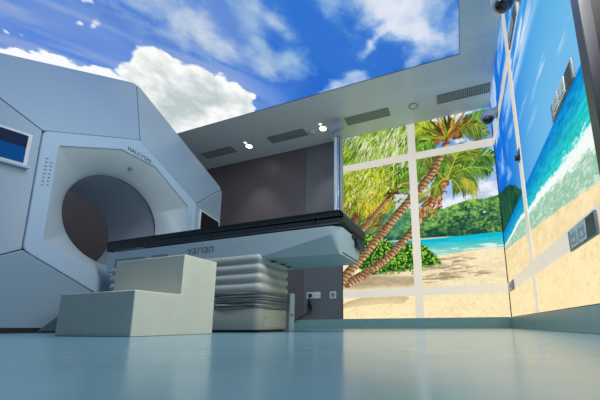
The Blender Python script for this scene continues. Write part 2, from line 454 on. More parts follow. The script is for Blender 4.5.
# small palm on the left
trunk(cv, [(-1.62, 1.06), (-1.42, 1.30), (-1.15, 1.61), (-.97, 1.80), (-.83, 1.95)], .048, .034, (206, 164, 118), (92, 66, 46), .045, .3)
trunk(cv, [(-1.55, 1.45), (-1.38, 1.68), (-1.22, 1.86)], .05, .045, (150, 100, 64), (60, 40, 28), .05, .4)
for (du, dv, rs, pl) in [(-.62, .12, .22, yellow), (-.74, -.06, .25, lime), (-.5, -.34, .16, yellow), (-.35, .42, .1, lime), (-.62, .36, .14, lime), (-.85, .2, .2, olive), (.28, .30, .1, green), (.36, .04, .16, deep), (.2, -.22, .12, green), (-.22, -.30, .1, yellow), (-.5, .5, .1, lime), (-.68, -.3, .2, lime), (.05, .5, .05, green)]:
    frond(cv, (-.83, 1.98), (-.83+du, 1.98+dv), rs, 24, .17, pl, (206, 196, 70), .0085)
for k in range(40): cv.blob(-.82+rng.normal(0, .05), 1.95+rng.normal(0, .05), .03, .012, rng.uniform(0, 3), [(70, 46, 26), (112, 78, 44), (48, 36, 24)][rng.integers(3)], .9)
streaks(240, (-1.60, -.75, 1.90, 2.42), -1.9, .6, .08, .18, yellow+lime+[(74, 88, 30), (56, 60, 26), (246, 244, 196), (250, 240, 130), (220, 230, 110)], .0045)
streaks(55, (-1.55, -.65, 1.85, 2.42), -1.8, .7, .03, .08, [(238, 242, 232), (226, 236, 214), (250, 248, 190)], .005)
streaks(120, (-1.30, -.72, 1.72, 2.0), -1.7, .5, .06, .14, yellow+[(120, 110, 50), (90, 70, 36)], .0045)
for k in range(26): cv.blob(rng.uniform(-.80, -.60), rng.uniform(1.72, 1.92), rng.uniform(.02, .05), rng.uniform(.012, .03), 0, (206, 212, 226), .8)
trunk(cv, [(-1.62, 1.06), (-1.42, 1.30), (-1.15, 1.61), (-.97, 1.80), (-.85, 1.93)], .044, .032, (196, 152, 106), (84, 58, 40), .045, .35)
for k in range(30): cv.blob(-.82+rng.normal(0, .05), 1.96+rng.normal(0, .045), .03, .012, rng.uniform(0, 3), [(70, 46, 26), (112, 78, 44), (48, 36, 24)][rng.integers(3)], .9)
# palm B: trunk with a shaggy brown crown
trunk(cv, [(-1.36, .70), (-.95, .97), (-.75, 1.16), (-.58, 1.33), (-.42, 1.56), (-.30, 1.74), (-.08, 2.06)], .058, .046, (204, 156, 110), (86, 56, 36), .05, .45)
for k in range(150):
    t = rng.uniform(0, 1)**.8; u = -.40+.34*t; v = 1.50+.54*t; s0 = .085*(1-.55*t)
    a_ = rng.normal(0, .5)
    cv.blob(u+rng.normal(0, s0), v+rng.normal(0, .05), rng.uniform(.02, .055), rng.uniform(.008, .016), .9+a_, [(150, 88, 42), (196, 128, 70), (92, 54, 28), (120, 74, 38), (220, 164, 104)][rng.integers(5)], .9)
for (u1, v1, rs, lf_, pl) in [(.62, 2.24, .30, .24, green), (.30, 1.74, .32, .2, deep), (.12, 1.80, .18, .17, deep), (.42, 2.44, .2, .2, olive), (.56, 2.02, .26, .18, green), (-.35, 2.42, .2, .18, olive), (-.42, 2.1, .2, .16, deep), (.0, 2.5, .1, .2, green), (.22, 2.55, .1, .2, olive), (-.26, 1.78, .2, .14, olive)]:
    frond(cv, (-.05, 2.04), (u1, v1), rs, 30, lf_, pl, (186, 190, 84), .0085, .75)
for k in range(60): u_ = .12+.16*rng.random(); cv.seg((u_, 2.05-.6*(u_-.12)-rng.uniform(0, .06)), (u_+.02+rng.normal(0, .03), 1.90-1.0*(u_-.12)+rng.normal(0, .05)), .005, .002, [(190, 176, 54), (150, 156, 50), (206, 196, 90)][rng.integers(3)], .9)
# main palm A
for (u1, v1, rs, lf_, pl) in [(-.62, 2.72, .3, .24, green), (-.40, 2.20, .42, .22, deep), (.55, 2.55, .3, .2, deep), (-.52, 2.95, .18, .22, lime), (-.42, 2.5, .3, .22, green), (.60, 2.92, .14, .2, green), (.45, 2.74, .22, .18, olive)]:
    frond(cv, (-.01, 2.66), (u1, v1), rs, 28, lf_, pl, (176, 170, 70), .0085, .8)
trunk(cv, [(-1.66, .66), (-1.58, .76), (-1.25, 1.09), (-.96, 1.40), (-.62, 1.77), (-.43, 1.95), (-.25, 2.17), (-.13, 2.38), (-.02, 2.60)], .070, .048, (222, 178, 128), (66, 42, 30), .056, .62)
for k in range(90):
    a_ = rng.uniform(-.25, PI+.25); r_ = rng.uniform(.02, .14)
    cv.blob(-.01+math.cos(a_)*r_*1.2, 2.64+math.sin(a_)*r_*.7, rng.uniform(.02, .05), rng.uniform(.008, .018), a_, [(128, 66, 30), (176, 100, 48), (74, 40, 24), (212, 140, 78)][rng.integers(4)], .95)
for k in range(40): cv.blob(-.01+rng.normal(0, .09), 2.80+rng.normal(0, .07), .05, .02, rng.uniform(.8, 2.3), [(48, 40, 22), (66, 60, 26), (92, 64, 34), (80, 110, 36)][rng.integers(4)], .85)
for a_, L, c_ in [(2.5, .42, (120, 100, 40)), (2.15, .40, (92, 62, 30)), (1.9, .45, (212, 140, 78)), (1.62, .45, (58, 44, 26)), (1.45, .45, (84, 56, 30)), (1.2, .45, (196, 180, 60)), (.95, .45, (176, 104, 56)), (.7, .42, (120, 72, 36)), (.45, .4, (140, 110, 50)), (2.85, .4, (150, 150, 50)), (1.75, .4, (120, 150, 40))]:
    cv.seg((-.01+.05*math.cos(a_), 2.66+.05*math.sin(a_)), (-.01+L*math.cos(a_), 2.66+L*math.sin(a_)), .026, .013, c_, 1)
for k in range(60):
    a_ = rng.uniform(.35, 2.8); r_ = rng.uniform(.14, .42)
    cv.blob(-.01+math.cos(a_)*r_, 2.66+math.sin(a_)*r_, .05, .007, a_+rng.normal(0, .25), [(60, 84, 24), (150, 190, 50), (96, 60, 30), (40, 36, 20)][rng.integers(4)], .85)
# leafy bushes at the foot
bush = [(-1.60, 1.30), (-1.40, 1.22), (-1.2, 1.36), (-1.03, 1.30), (-.8, 1.16), (-.55, 1.17), (-.40, 1.12), (-.27, .97), (-.22, .86), (-.45, .82), (-.76, .78), (-1.2, .77), (-1.4, .90)]
bd = sdf(U, V, bush)
cv_keep = cv.c.copy()
cv.fill((34, 70, 30), sstep(-.02, .02, bd+.05*(fbm(U, V, 14, 97)-.5)))
for k in range(1500):
    u = rng.uniform(-1.62, -.2); v = rng.uniform(.76, 1.38)
    i = min(np.searchsorted(cv.us, u), cv.nu-1); j = min(np.searchsorted(cv.vs, v), cv.nv-1)
    if bd[j, i] < -.01: continue
    up = (v-.78)/.5
    c_ = [(58, 112, 34), (104, 172, 44), (150, 212, 60), (192, 232, 96), (30, 62, 30)][min(4, max(0, int(rng.normal(1.4+1.2*up, 1.1)))) if rng.random() > .16 else 4]
    cv.blob(u, v, rng.uniform(.012, .028), rng.uniform(.006, .011), rng.uniform(0, 3.1), c_, .95)
# trunks stand in front of the bushes
for P_, w0, w1, rg_ in [([(-1.56, .64), (-1.30, .76), (-.95, .97), (-.75, 1.16), (-.58, 1.33), (-.46, 1.50)], .066, .050, .05), ([(-1.66, .66), (-1.58, .76), (-1.25, 1.09), (-.96, 1.40), (-.62, 1.77), (-.50, 1.89)], .070, .057, .056)]:
    trunk(cv, P_, w0, w1, (222, 178, 128), (66, 42, 30), rg_, .62)
for k in range(30): cv.blob(rng.uniform(-1.3, -.5), rng.uniform(.74, .80), rng.uniform(.01, .03), .008, 0, (96, 80, 54), .8)
cv.c = cv.c*(1+.10*(rng.random(cv.c.shape[:2])-.5)[..., None])

mb = thing('backlit_mural', 'tall backlit palm beach photo mural on the back wall behind white bars', 'mural', ((XL+W)/2, D, BB))
mp = picture_mat('backlit_print', 1.06)
cv.mesh('picture_panel', lambda u, v: np.stack([u, np.full_like(u, D-.002), v], -1), mp, mb)
bw = .055
def bar(lo, hi, parent): return box_obj('bar', lo, hi, M['bar'], parent)
bar((-.516-bw, D-.010, BB), (-.516+bw, D-.0025, H), mb)
for zc in (.4865, 2.475): 
    bar((XL, D-.010, zc-bw), (-.516-bw, D-.0025, zc+bw), mb); bar((-.516+bw, D-.010, zc-bw), (W-.0105, D-.0025, zc+bw), mb)
b = MB(); b.box((XL-.006, D-.012, BB), (XL, D-.001, H)); b.box((XL-.006, D-.012, BB), (W-.03, D-.001, BB+.004)); b.build('edge_trim', M['dark'], mb)

# ------------------------------------------------------------------ picture 2: sea and sand on the right wall
cv = Canvas(YD, D-.013, BB, H+.06, .0075)
U, V = cv.U, cv.V
k = sstep(1.5, 4.2, U)
cv.c = (np.array((70, 160, 222))*(1-k[..., None])+np.array((18, 104, 214))*k[..., None])
cv.fill((128, 192, 230), sstep(2.6, 1.2, V)*sstep(3.8, 1.9, U)*.75)
w1 = sstep(.5, .66, fbm(U*1.0, V*4.2, 2.0, 103))*sstep(.30, .0, abs(V-2.28-.10*(U-2.5)))*sstep(3.3, 2.9, U)
cv.fill((226, 234, 248), w1*.9)
w2 = sstep(.48, .64, fbm(U*.8, V*4.0, 2.4, 105))*sstep(2.0, 2.15, V)*sstep(3.6, 3.2, U)*sstep(1.9, 2.2, U)
cv.fill((222, 232, 248), w2*.6)
cv.fill((222, 230, 246), sstep(.42, .62, fbm(U*2.2, V*1.2, 2.0, 107))*sstep(3.25, 3.55, U)*sstep(1.7, 2.1, V)*.75)
for (u, v, ru, rv, an) in [(2.1, 1.62, .20, .022, .1), (2.35, 1.50, .16, .014, .05), (1.66, 1.45, .1, .012, 0), (2.6, 1.75, .2, .012, .1), (3.2, 1.9, .25, .03, .2), (3.55, 1.62, .2, .05, .5), (3.9, 1.85, .25, .05, .5)]:
    for q in range(14): cv.blob(u+rng.normal(0, ru*.5), v+rng.normal(0, rv), ru*.5, rv*.7, an, (206, 226, 244), .16)
# headland by the corner
ht = np.interp(U, [2.9, 3.22, 3.55, 4.34], [1.17, 1.36, 1.52, 1.74])+.03*(fbm(U, U*0, 8, 109)-.5)
hm = np.clip((ht-V)/.02, 0, 1)*sstep(2.9, 2.96, U)
g = fbm(U, V, 12, 113)[..., None]; cv.c = cv.c*(1-hm[..., None])+(np.array((10, 48, 52))*(1-g)+np.array((58, 116, 70))*g)*hm[..., None]
# sea, surf, shallow water, sand
sm = sstep(1.19, 1.175, V)
d_ = np.clip((1.185-V)/.22, 0, 1)[..., None]
sea = np.array((10, 122, 206))*(1-d_)+np.array((40, 196, 196))*d_
sea = sea*(.72+.56*fbm(U*2.6, V*14, 7, 127, 7)[..., None])
cv.c = cv.c*(1-sm[..., None])+sea*sm[..., None]
fo = np.interp(U, [1.45, 1.58, 1.95, 2.41, 2.73, 3.17, 3.8, 4.34], [.83, .865, .90, .955, .965, 1.03, 1.02, 1.03])
fw = np.interp(U, [1.45, 2.0, 2.7, 3.3, 4.34], [.085, .05, .035, .025, .015])
sl = np.interp(U, [1.45, 1.73, 2.05, 2.68, 3.71, 4.26], [.615, .655, .70, .775, .895, .955])
shal = sstep(.01, -.02, V-fo)
s1 = fbm(U*1.6, V*12, 5, 131)[..., None]
cv.c = cv.c*(1-shal[..., None])+(np.array((126, 180, 158))*(1-s1)+np.array((178, 212, 182))*s1)*shal[..., None]
nf = fbm(U*1.6, V*5, 8, 137, 6)
fm = sstep(1.05, .45, abs(V-fo+.02)/fw+1.3*(nf-.5)+1.0*(fbm(U*2, V*5, 26, 141, 4)-.5))
cv.fill((244, 248, 246), fm*.95)
cv.fill((240, 246, 236), shal*sstep(.52, .68, fbm(U*1.6, V*9, 13, 139))*.6)
sand = sstep(.010, -.010, V-sl+.02*(nf-.5))
sd = fbm(U*1.5, V*3, 6, 149, 6)[..., None]
cv.c = cv.c*(1-sand[..., None])+(np.array((232, 204, 150))*(1-sd)+np.array((255, 240, 198))*sd)*sand[..., None]
cv.fill((252, 234, 184), sstep(.46, .40, V)*.6)
cv.fill((206, 172, 118), sand*sstep(.56, .76, fbm(U*1.2, V*3, 22, 151, 6))*.28)
mr = thing('backlit_mural', 'backlit sea surf and sand photo mural covering the right wall', 'mural', (W, (YD+D)/2, BB))
cv.mesh('picture_panel', lambda u, v: np.stack([np.full_like(u, W), u, v], -1), mp, mr)
yb = 2.885
bar((W-.008, yb-bw, BB), (W-.0005, yb+bw, H), mr)
for zc in (.4865, 2.475):
    bar((W-.008, YD, zc-bw), (W-.0005, yb-bw, zc+bw), mr); bar((W-.008, yb+bw, zc-bw), (W-.0005, D-.0135, zc+bw), mr)
b = MB(); b.box((W-.008, D-.013, BB), (W+.001, D-.0105, H)); b.box((W-.009, YD, BB), (W+.001, D-.0135, BB+.005)); b.build('edge_trim', M['dark'], mr)

# ------------------------------------------------------------------ picture 3: sky ceiling
cv = Canvas(SX0, SX, SY0, SY, .0105)
U, V = cv.U, cv.V
k = sstep(-3.2, -1.2, U)[..., None]
cv.c = np.array((84, 134, 222))*(1-k)+np.array((52, 116, 208))*k
cv.fill((34, 98, 206), sstep(.45, .7, fbm(U, V, 1.1, 201))*.65)
# long thin streaks
a = .95; us = U*math.cos(a)+V*math.sin(a); vs = -U*math.sin(a)+V*math.cos(a)
wn = fbm(us*.55+.3*fbm(U, V, 2, 207), vs*2.6, 1.5, 211, 6)
cv.fill((164, 184, 226), sstep(.46, .72, wn)*sstep(-1.7, -2.6, U)*.85)
cv.fill((128, 156, 214), sstep(.40, .7, fbm(us*.5, vs*1.7, 1.2, 217))*sstep(-1.2, -2.0, U)*.6)
wp = fbm(U, V, 3.0, 221, 6)-.5; wq = fbm(U+7, V, 7.5, 227, 5)-.5
def soft(poly, rgb, s0, s1, amp, op, tex=0., seed=1):
    d = sdf(U, V, poly)+amp*wp+amp*.45*wq
    t_ = 1-tex*(1-sstep(.3, .62, fbm(U, V, 4.2, seed, 6)))
    cv.fill(rgb, sstep(s0, s1, d)*op*t_*(.82+.36*(wq+wp)))
c2 = [(-3.0, 1.25), (-2.5, 1.35), (-2.15, 1.65), (-2.0, 1.90), (-2.08, 2.16), (-2.14, 2.36), (-2.36, 2.24), (-2.55, 2.02), (-2.75, 1.75)]
soft(c2, (176, 198, 224), -.16, .2, .55, .95, .25, 301)
soft([(-2.55, 1.55), (-2.2, 1.75), (-2.1, 2.0), (-2.2, 2.2), (-2.45, 1.98)], (214, 220, 230), -.1, .18, .4, .8, .3, 303)
c3 = [(-1.85, 1.80), (-1.55, 1.98), (-1.36, 2.30), (-1.40, 2.50), (-1.58, 2.44), (-1.64, 2.34), (-1.70, 2.52), (-1.45, 2.58), (-1.34, 2.60), (-1.42, 2.86), (-1.62, 2.98), (-1.82, 2.86), (-1.98, 2.7), (-1.97, 2.40)]
soft(c3, (168, 198, 224), -.09, .16, .34, .95, .2, 305)
soft([(-1.70, 1.95), (-1.45, 2.12), (-1.38, 2.36), (-1.50, 2.40), (-1.66, 2.26)], (222, 226, 234), -.06, .14, .3, .8, .3, 307)
soft([(-2.1, 2.5), (-2.0, 2.35), (-1.86, 2.62), (-1.98, 2.85)], (190, 206, 226), -.08, .1, .2, .55, .2, 308)
c4 = [(-1.0, 1.6), (.25, 1.9), (.25, 3.35), (-.10, 3.3), (-.36, 3.24), (-.50, 2.96), (-.66, 2.86), (-.84, 3.00), (-.90, 2.84), (-.74, 2.72), (-.80, 2.5), (-.98, 2.3)]
soft(c4, (182, 204, 230), -.14, .16, .55, .95, .3, 311)
soft([(-.80, 2.1), (.1, 2.2), (-.02, 2.7), (-.10, 3.0), (-.40, 2.94), (-.62, 2.74)], (238, 240, 246), -.16, .16, .6, .92, .5, 313)
soft([(-.86, 2.98), (-.74, 2.70), (-.58, 2.72), (-.66, 2.9)], (234, 240, 248), -.03, .07, .16, .9, .1, 315)
soft([(-1.12, 1.9), (-.82, 2.2), (-.9, 2.55), (-1.08, 2.3)], (140, 180, 228), -.1, .14, .3, .6, .2, 317)
soft([(-1.56, 3.34), (-1.26, 3.15), (-1.02, 3.05), (-.86, 3.10), (-.86, 3.34)], (240, 244, 250), -.05, .07, .24, .92, .35, 319)
# big cumulus by the machine
cu = [(-3.52, 2.02), (-3.36, 2.03), (-3.22, 1.98), (-3.05, 1.99), (-2.92, 2.03), (-2.80, 2.20), (-2.66, 2.34), (-2.54, 2.48), (-2.46, 2.62), (-2.40, 2.82), (-2.34, 3.0), (-2.46, 3.16), (-2.56, 3.4), (-4.6, 3.4), (-4.1, 2.7)]
d = sdf(U, V, cu)+.20*wp+.16*wq
cm = sstep(-.015, .03, d)
sh = np.clip(.75*sstep(.05, .55, d)+1.5*(fbm(U, V, 3.2, 331, 7)-.5)+.9*(fbm(U+3, V, 9, 333, 5)-.5), 0, 1)
ccol = np.array((252, 253, 252))*(1-sh[..., None])+np.array((190, 203, 204))*sh[..., None]
cv.c = cv.c*(1-cm[..., None])+ccol*cm[..., None]
# cloud bank that rises behind the machine
bk = [(-5.2, 1.05), (-4.62, 1.22), (-4.36, 1.40), (-4.30, 1.47), (-4.22, 1.54), (-4.12, 1.62), (-4.02, 1.74), (-3.86, 1.86), (-3.76, 1.96), (-3.68, 2.10), (-3.72, 2.5), (-5.2, 2.6)]
d = sdf(U, V, bk)+.22*wp+.22*wq
cm = sstep(-.015, .03, d)
cv.fill((250, 252, 255), cm)
for (u, v, s_) in [(-3.34, 1.545, .05), (-3.24, 1.61, .05), (-3.25, 1.74, .045), (-3.0, 1.40, .08), (-2.92, 1.36, .06), (-4.15, 1.35, .06), (-4.05, 1.42, .05)]:
    d = s_-np.hypot(U-u, (V-v)*1.6)+.25*wq+.1*wp
    cv.fill((232, 238, 246), sstep(-.01, .04, d)*.9)
ms = thing('sky_ceiling', 'large backlit blue sky and clouds photo panel set into the ceiling', 'ceiling picture', ((SX0+SX)/2, (SY0+SY)/2, H))
cv.mesh('picture_panel', lambda u, v: np.stack([u, v, np.full_like(u, H+.004)], -1)[..., ::1], picture_mat('backlit_sky_print', 1.0), ms)
b = MB()
b.box((SX, SY0, H-.004), (SX+.008, SY+.008, H+.02)); b.box((SX0, SY, H-.004), (SX, SY+.008, H+.02))
b.box((SX0-.008, SY0, H-.004), (SX0, SY+.008, H+.02)); b.box((SX0, SY0-.008, H-.004), (SX, SY0, H+.02))
b.build('edge_trim', M['slat'], ms)

# ------------------------------------------------------------------ ceiling vents, lamps, sensors
def make_vent(x0, label):
    L = .62; y0, y1 = 3.855, 4.005
    t = thing('ceiling_vent', label, 'vent', (x0+L/2, (y0+y1)/2, H), 'slotted vents along the far edge of the ceiling')
    b = MB(); e = .014; zz = H-.006
    x1 = x0+L; xm = (x0+x1)/2
    b.box((x0-e, y0-e, zz), (x1+e, y0, H)); b.box((x0-e, y1, zz), (x1+e, y1+e, H))
    b.box((x0-e, y0, zz), (x0, y1, H)); b.box((x1, y0, zz), (x1+e, y1, H)); b.box((xm-e*.6, y0, zz), (xm+e*.6, y1, H))
    b.build('frame', M['vent'], t)
    for a_, c_ in ((x0, xm-e*.6), (xm+e*.6, x1)):
        b = MB(); n = 12
        for i in range(n):
            xx = a_+(c_-a_)*(i+.15)/n; b.box((xx, y0, H-.005), (xx+(c_-a_)/n*.55, y1, H-.0012))
        for i in range(1, 4):
            yy = y0+(y1-y0)*i/4; b.box((a_, yy-.003, H-.0055), (c_, yy+.003, H-.0014))
        g_ = b.build('grille', M['slat'], t)
        box_obj('duct_backing', (a_, y0, H-.0012), (c_, y1, H-.0002), M['duct'], g_)
    return t
v0 = make_vent(-4.06, 'slotted ceiling vent closest to the white scanner ring')
p = v0.location
for x0, lb in ((-2.70, 'slotted ceiling vent between the two lit downlights'), (-1.385, 'slotted ceiling vent just right of the steel post'), (-.09, 'slotted ceiling vent nearest the corner dome camera')):
    dup(v0, (x0+.31, p.y, p.z), lb)

def make_downlight(x, label):
    t = thing('downlight', label, 'ceiling light', (x, 3.95, H), 'lit round downlights in the ceiling')
    b = MB(); b.lathe([(.046, -.001), (.066, -.001), (.070, -.008), (.060, -.012), (.050, -.008), (.046, -.001)], (x, 3.95, H)); b.build('trim_ring', M['plate'], t, smooth=True)
    b = MB(); b.lathe([(.048, -.002), (.046, -.010), (.030, -.016), (.002, -.018)], (x, 3.95, H)); b.build('lens', M['lampglow'], t, smooth=True)
    b = MB(); b.lathe([(.026, -.001), (.024, -.006), (.015, -.009), (.002, -.010)], (x, 3.848, H)); b.build('small_disc', M['glow_disc'], t, smooth=True)  # small faintly glowing disc next to the main lens
    return t
dl = make_downlight(-3.13, 'lit round downlight on the side of the white scanner ring')
dup(dl, (-1.78, 3.95, H), 'lit round downlight beside the top of the steel post')

t = thing('smoke_detector', 'small white round smoke detector at the end of a ceiling vent', 'detector', (-1.985, 3.98, H))
b = MB(); b.lathe([(.05, 0), (.052, -.012), (.046, -.03), (.002, -.034)], (-1.985, 3.98, H)); b.build('base', M['plate'], t, smooth=True)
b = MB(); b.lathe([(.024, -.030), (.022, -.040), (.002, -.042)], (-1.985, 3.98, H), n=20); b.build('sensor_cap', M['camera'], t, smooth=True)
t = thing('ceiling_speaker', 'flat round cover flush with the glossy ceiling above the palm crown', 'speaker', (-.42, 3.94, H))
b = MB(); b.lathe([(.055, -.001), (.062, -.001), (.064, -.005), (.058, -.008), (.055, -.004)], (-.42, 3.94, H)); b.build('ring', M['vent'], t, smooth=True)
b = MB(); b.lathe([(.055, -.001), (.050, -.004), (.002, -.005)], (-.42, 3.94, H)); b.build('cover', M['ceiling'], t, smooth=True)

# ------------------------------------------------------------------ steel post hanging from the ceiling
t = thing('steel_post', 'shiny square steel post with a tilted box head beside the back mural', 'post', (-1.5, 3.85, H))
x_, y_ = -1.497, 3.87
b = MB(); b.box((x_-.062, y_-.03, 1.15), (x_+.018, y_+.05, 2.735)); b.build('post', M['steel'], t, bevel=.006)
b = MB(); b.box((x_+.026, y_-.018, 1.15), (x_+.060, y_+.04, 2.72)); b.build('side_channel', M['steel2'], t, bevel=.005)
b = MB(); b.box((x_-.046, y_-.036, 1.15), (x_-.014, y_-.029, 2.72)); b.build('highlight_strip', M['strip'], t)  # pale strip stands in for the bright highlight along the steel
b = MB(); b.box((x_-.058, y_-.04, 2.735), (x_+.04, y_+.05, 2.84)); b.build('neck', M['steel2'], t, bevel=.006)
b = MB(); b.box((-.105, -.08, -.05), (.095, .08, .05), Matrix.Translation((x_-.012, y_-.02, 2.885)) @ Matrix.Rotation(math.radians(-20), 4, 'Y') @ Matrix.Rotation(math.radians(14), 4, 'X'))
hd = b.build('box_head', M['steel2'], t, bevel=.008)
b = MB(); b.box((x_-.02, y_+.0, 2.92), (x_+.02, y_+.05, H)); b.build('ceiling_bracket', M['steel2'], t)
box_obj('cap', (x_+.03, y_-.022, 2.37), (x_+.05, y_-.018, 2.40), M['plate'], t)

# ------------------------------------------------------------------ dome cameras
def make_dome(loc, label, wall):
    t = thing('dome_camera', label, 'camera', loc)
    x, y, z = loc
    b = MB(); b.lathe([(.005, .052), (.060, .050), (.082, .036), (.090, .012), (.088, -.010), (.078, -.026), (.070, -.030)], loc, n=40); b.build('housing', M['camera'], t, smooth=True)
    b = MB(); R_ = .066
    b.lathe([(R_*math.cos(a_), -.026-R_*.95*math.sin(a_)) for a_ in np.linspace(0, 1.54, 10)], loc, n=36); dm = b.build('dome', M['dome'], t, smooth=True)
    b = MB(); b.lathe([(.002, 0), (.016, -.004), (.020, .006)], (x-.022, y-.045, z-.052), n=18); b.build('lens_eye', M['alum'], dm, smooth=True)
    b = MB()
    if wall:
        b.lathe([(.045, 0), (.048, .012), (.036, .03)], (x, y, z+.040), n=28)
        n = 8; rings = []
        for i in range(n+1):
            s_ = i/n; xx = x+(W-.010-x)*s_; hh = .040+.055*s_; zz = z+.05-.015*s_
            rings.append([(xx, y-.035-.02*s_, zz-hh*.5), (xx, y+.035+.02*s_, zz-hh*.5), (xx, y+.03+.02*s_, zz+hh*.6), (xx, y-.03-.02*s_, zz+hh*.6)])
        b.loft(rings, True, (True, True)); b.build('wall_arm', M['camera'], t, bevel=.006)
        box_obj('wall_plate', (W-.014, y-.07, z-.03), (W-.0085, y+.07, z+.13), M['camera'], t, bevel=.003)
    else:
        b.lathe([(.05, H-z), (.052, .05)], loc, n=28); b.build('ceiling_mount', M['camera'], t, smooth=True)
    return t
make_dome((.462, 3.75, 2.475), 'grey dome camera on an arm at the mural corner below the ceiling', True)
make_dome((.453, 2.2, 2.385), 'grey dome camera cut by the top edge of the view above the blue sea mural', True)

# ------------------------------------------------------------------ socket panels on the right wall
def make_panel(yc, zc, label):
    t = thing('socket_panel', label, 'socket', (W-.0085, yc, zc), 'metal socket panels on the right mural')
    x = W-.0085; L = .18; h = .054
    b = MB(); b.box((x-.011, yc-L, zc-h), (x, yc+L, zc+h)); b.build('back_plate', M['alum'], t, bevel=.003)
    for i, yy in enumerate((yc+.085, yc-.025)):
        b = MB(); b.box((x-.016, yy-.050, zc-.045), (x-.011, yy+.050, zc+.045)); m_ = b.build('module', M['module'], t, bevel=.002)
        b = MB()
        b.box((x-.0172, yy-.032, zc-.026), (x-.016, yy-.028, zc+.026)); b.box((x-.0172, yy+.028, zc-.026), (x-.016, yy+.032, zc+.026)); b.box((x-.0172, yy-.032, zc-.028), (x-.016, yy+.032, zc-.024))
        b.box((x-.0172, yy-.012, zc+.002), (x-.016, yy-.008, zc+.022)); b.box((x-.0172, yy+.008, zc+.002), (x-.016, yy+.012, zc+.022))
        b.build('switch_line', M['panelgrey'], m_)
    box_obj('blank_cover', (x-.013, yc-.165, zc-.044), (x-.011, yc-.082, zc+.044), M['doorframe'], t)
    return t
pl = make_panel(1.725, 1.207, 'metal socket panel high on the mural at the sea horizon')
for yc, zc, lb in ((1.735, .468, 'metal socket panel low on the grey bar at the right edge'), (4.03, .475, 'small socket panel on the low grey bar right by the mural corner'), (2.56, 2.475, 'grey socket panel on the top bar near the ceiling')):
    dup(pl, (W-.0085, yc, zc), lb)
t = thing('bar_switch', 'small black switch on the vertical bar of the right mural', 'switch', (W-.009, 2.875, 1.48))
box_obj('plate', (W-.016, 2.84, 1.43), (W-.0085, 2.91, 1.535), M['doorframe'], t, bevel=.002)
b = MB(); b.lathe([(.022, -.035), (.024, -.012), (.024, -.007)], (W-.009, 2.875, 1.46), axis='x', n=20); b.build('button', M['black'], t, smooth=True)
# wall sockets low on the back wall
t = thing('wall_socket', 'white double wall socket with a black plug in it', 'socket', (-2.09, D-.006, .493))
box_obj('plate', (-2.207, D-.016, .443), (-1.972, D-.0061, .543), M['plate'], t, bevel=.003)
for xx in (-2.14, -2.03): box_obj('outlet', (xx-.036, D-.0185, .457), (xx+.036, D-.016, .529), M['module'], t, bevel=.002)
b = MB()
for xx in (-2.055, -2.03, -2.005): b.box((xx-.003, D-.0192, .485), (xx+.003, D-.0185, .505))
b.build('pin_slots', M['dark'], t)
t = thing('data_socket', 'small white square data socket right of the double socket', 'socket', (-1.77, D-.006, .489))
box_obj('plate', (-1.822, D-.015, .434), (-1.718, D-.0061, .543), M['plate'], t, bevel=.003)
box_obj('port', (-1.795, D-.017, .462), (-1.745, D-.015, .515), M['panelgrey'], t)
t = thing('power_cord', 'black plug and cord hanging from the white double socket', 'cord', (-2.14, D-.03, .13))
b = MB(); b.lathe([(.030, -.018), (.032, -.028), (.022, -.058), (.010, -.066)], (-2.138, D-.001, .492), axis='y', n=20); b.build('plug', M['black'], t, smooth=True)
b = MB()
pts = [(-2.138, D-.062, .49), (-2.136, D-.075, .44), (-2.132, D-.06, .36), (-2.142, D-.05, .27), (-2.19, D-.045, .215), (-2.27, D-.04, .175), (-2.36, D-.036, .13), (-2.50, D-.03, .05), (-2.66, D-.03, .008)]
cpts = []
for i in range(len(pts)-1):
    p0, p1, p2, p3 = [Vector(pts[min(max(i+q, 0), len(pts)-1)]) for q in (-1, 0, 1, 2)]
    for q in range(6):
        u = q/6; cpts.append(.5*((2*p1)+(p2-p0)*u+(2*p0-5*p1+4*p2-p3)*u*u+(3*p1-p0-3*p2+p3)*u**3))
cpts.append(Vector(pts[-1])); b.tube(cpts, .007, 8); b.build('cord', M['black'], t, smooth=True)
b = MB()   # bundled loop of the cord
for q in range(3):
    b.tube([(-2.135+.012*q+.022*math.sin(a_), D-.066-.006*q, .33+.085*math.cos(a_)) for a_ in np.linspace(0, 2*PI, 20)], .007, 6)
b.build('cord_bundle', M['black'], t, smooth=True)

# ------------------------------------------------------------------ ring-shaped treatment machine
CY, CZ, CYb, CZb = 2.06, 1.08, 2.03, 1.085
XF, XB, XR = -3.0, -3.2, -4.0        # front bezel plane, outer rim plane, rear
hexi = [(2.05, 1.955), (2.845, 1.55), (2.845, .62), (2.06, .21), (1.285, .605), (1.275, 1.575)]     # clockwise from the apex
hexo = [(2.07, 2.70), (3.48, 2.035), (3.49, .22), (2.06, -.50), (.66, .22), (.66, 1.93)]
inner = [(2.242, 1.747), (2.72, 1.46), (2.72, .70), (2.06, .365), (1.402, .70), (1.395, 1.505), (1.882, 1.747)]
g = thing('radiotherapy_scanner', 'big white hexagonal radiotherapy scanner with a round open bore', 'medical scanner', (-3.5, CY, 0))

